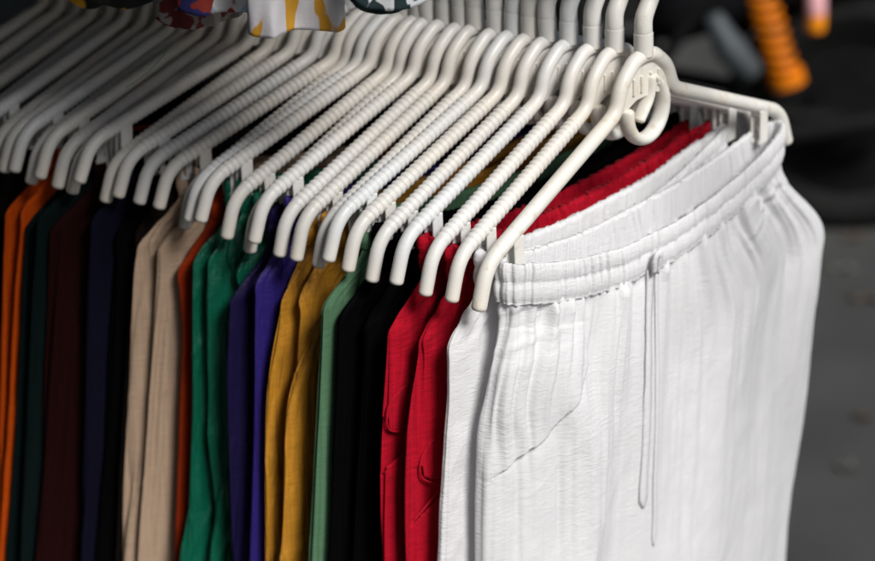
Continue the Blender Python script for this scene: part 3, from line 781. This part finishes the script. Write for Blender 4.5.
# indicator lamp beside the shock: amber lens, its pinkish highlight made as a pink cap
lens1, highlight = simple('amber_lens', (.80, .26, .01), .2, var=.05), simple('pink_highlight', (.80, .42, .44), .2, var=.05)
il = MB(); tube(il, [(-.118, -.155, .535), (-.118, -.155, .565)], .021, n=20); io = il.build('indicator', lens1, mo)
il = MB(); tube(il, [(-.120, -.155, .572), (-.124, -.155, .615)], .022, n=20); il.build('lens', highlight, io)  # pinkish highlight of the amber lens, given its own colour and shape
il = MB(); tube(il, [(-.12, -.155, .60), (-.12, -.05, .62)], .008, n=10); il.build('stalk', M['black_part'], io)
mb = MB(); tube(mb, [(-.45, -.05, .22), (-.38, -.22, .02)], .011, n=10); tube(mb, [(-.38, -.22, .014), (-.33, -.24, .012)], .016, n=10); mb.build('kickstand', M['black_part'], mo)

# ------------------------------------------------------------------ setting
m, nt, b = newmat('asphalt'); v = mapping(nt, (1, 1, 1))
n1 = N(nt, 'ShaderNodeTexNoise', Scale=220.0, Detail=4.0); L(nt, v, n1.inputs['Vector']); n2 = N(nt, 'ShaderNodeTexNoise', Scale=3.0, Detail=5.0); L(nt, v, n2.inputs['Vector'])
ad = N(nt, 'ShaderNodeMath', operation='ADD'); L(nt, n1.outputs['Fac'], ad.inputs[0]); L(nt, n2.outputs['Fac'], ad.inputs[1]); hf = N(nt, 'ShaderNodeMath', operation='MULTIPLY'); L(nt, ad.outputs[0], hf.inputs[0]); hf.inputs[1].default_value = .5
L(nt, ramp(nt, hf.outputs[0], [(.35, (.020, .021, .020)), (.65, (.052, .053, .051))]), b.inputs['Base Color']); b.inputs['Roughness'].default_value = .9
bp = N(nt, 'ShaderNodeBump', Strength=.5, Distance=.006); L(nt, n1.outputs['Fac'], bp.inputs['Height']); L(nt, bp.outputs['Normal'], b.inputs['Normal'])
mb = MB(); g = np.linspace(-1, 1, 41); g = np.sign(g) * np.abs(g) ** 2.5 * 400; Xg, Yg = np.meshgrid(g, g); mb.add(np.stack([Xg, Yg, Xg * 0], -1).reshape(-1, 3), grid_faces(41, 41, False))
tag(mb.build('road', m), None, None, None, 'structure')
# fallen leaves and scraps on the road
leafm = [simple('dry_leaf', (.050, .038, .028), .8), simple('pale_scrap', (.065, .065, .058), .8)]
mb = MB()
for k, (u, vv, s) in enumerate(((853, 240, .018), (843, 271, .016), (868, 301, .022), (838, 157, .02), (862, 420, .012), (846, 470, .014))):
    if k == 3: continue
    a, bb = (u - 437.5) / FPX, (vv - 280.5) / FPX; c_, s_ = math.cos(PITCH), math.sin(PITCH); d = np.array([a, c_ - bb * s_, -s_ - bb * c_]); P0 = d * (-CAMZ / d[2]) + (0, 0, CAMZ)
    mb = MB(); n_ = 10; t = np.arange(n_) / n_ * 2 * math.pi; r_ = s * (1 + .35 * np.sin(t * 2 + k) + .15 * np.sin(t * 5 + k))
    V = [(P0[0], P0[1], .012)] + [(P0[0] + r_[i] * math.cos(t[i]) * 1.5, P0[1] + r_[i] * math.sin(t[i]), .005 + .012 * (i % 3) / 2) for i in range(n_)]
    V2 = [(x, y, z - .003) for x, y, z in V]
    mb.add(V + V2, [(0, 1 + i, 1 + (i + 1) % n_) for i in range(n_)] + [(n_ + 1, n_ + 2 + (i + 1) % n_, n_ + 2 + i) for i in range(n_)] + [(1 + i, n_ + 2 + i, n_ + 2 + (i + 1) % n_, 1 + (i + 1) % n_) for i in range(n_)])
    lo_ = mb.build('fallen_leaf', leafm[k % 2], smooth=False); tag(lo_, ['brownish dry leaf on the asphalt close below the motorcycle wheel', 'pale scrap on the asphalt right of the white trousers hip', 'brown leaf on the asphalt at the right edge of the photo', '', 'small brown leaf halfway down the asphalt strip at the right', 'small pale scrap lowest on the asphalt strip'][k], 'leaf', 'leaves and scraps on the road')
wallm = simple('dark_wall', (.005, .0055, .005), .85, var=.4, scale=4)  # dark backdrop through one even near-black base colour
mb = MB(); box(mb, (1.0, 6.3, 1.5), (9, .2, 3.0), bev=.01)
wo = mb.build('wall', wallm, smooth=False); tag(wo, 'plain near-black wall behind the motorcycle', 'wall')

# ------------------------------------------------------------------ light, camera
SUN_EL, SUN_AZ = R(46), R(148)      # azimuth clockwise from +Y
w = bpy.data.worlds.new('World'); SC.world = w; w.use_nodes = True; nt = w.node_tree
sky = nt.nodes.new('ShaderNodeTexSky'); sky.sky_type = 'NISHITA'; sky.sun_disc = False; sky.sun_elevation = SUN_EL; sky.sun_rotation = SUN_AZ; sky.dust_density = 3.0; sky.air_density = 1.0
bg = nt.nodes['Background']; nt.links.new(sky.outputs[0], bg.inputs[0]); bg.inputs[1].default_value = .05
ld = bpy.data.lights.new('sun', 'SUN'); ld.energy = 3.7; ld.angle = R(20); ld.color = (1, .985, .965)
lo = bpy.data.objects.new('sun', ld); COL.objects.link(lo)
from mathutils import Vector
sd = Vector((math.sin(SUN_AZ) * math.cos(SUN_EL), math.cos(SUN_AZ) * math.cos(SUN_EL), math.sin(SUN_EL)))
lo.rotation_euler = sd.to_track_quat('Z', 'Y').to_euler(); lo.location = (2, -2, 5)
cam = bpy.data.cameras.new('camera'); co = bpy.data.objects.new('camera', cam); COL.objects.link(co); SC.camera = co
co.location = (0, 0, CAMZ); co.rotation_euler = (R(90) - PITCH, 0, 0)
cam.sensor_width = 36; cam.lens = 36 * FPX / 875; cam.clip_start = .05; cam.clip_end = 2000
cam.dof.use_dof = True; cam.dof.focus_distance = 1.40; cam.dof.aperture_fstop = 4.2; cam.dof.aperture_blades = 0
SC.view_settings.view_transform = 'Standard'; SC.view_settings.look = 'None'; SC.view_settings.exposure = 0.26; SC.view_settings.gamma = 1
SC.render.engine = 'CYCLES'
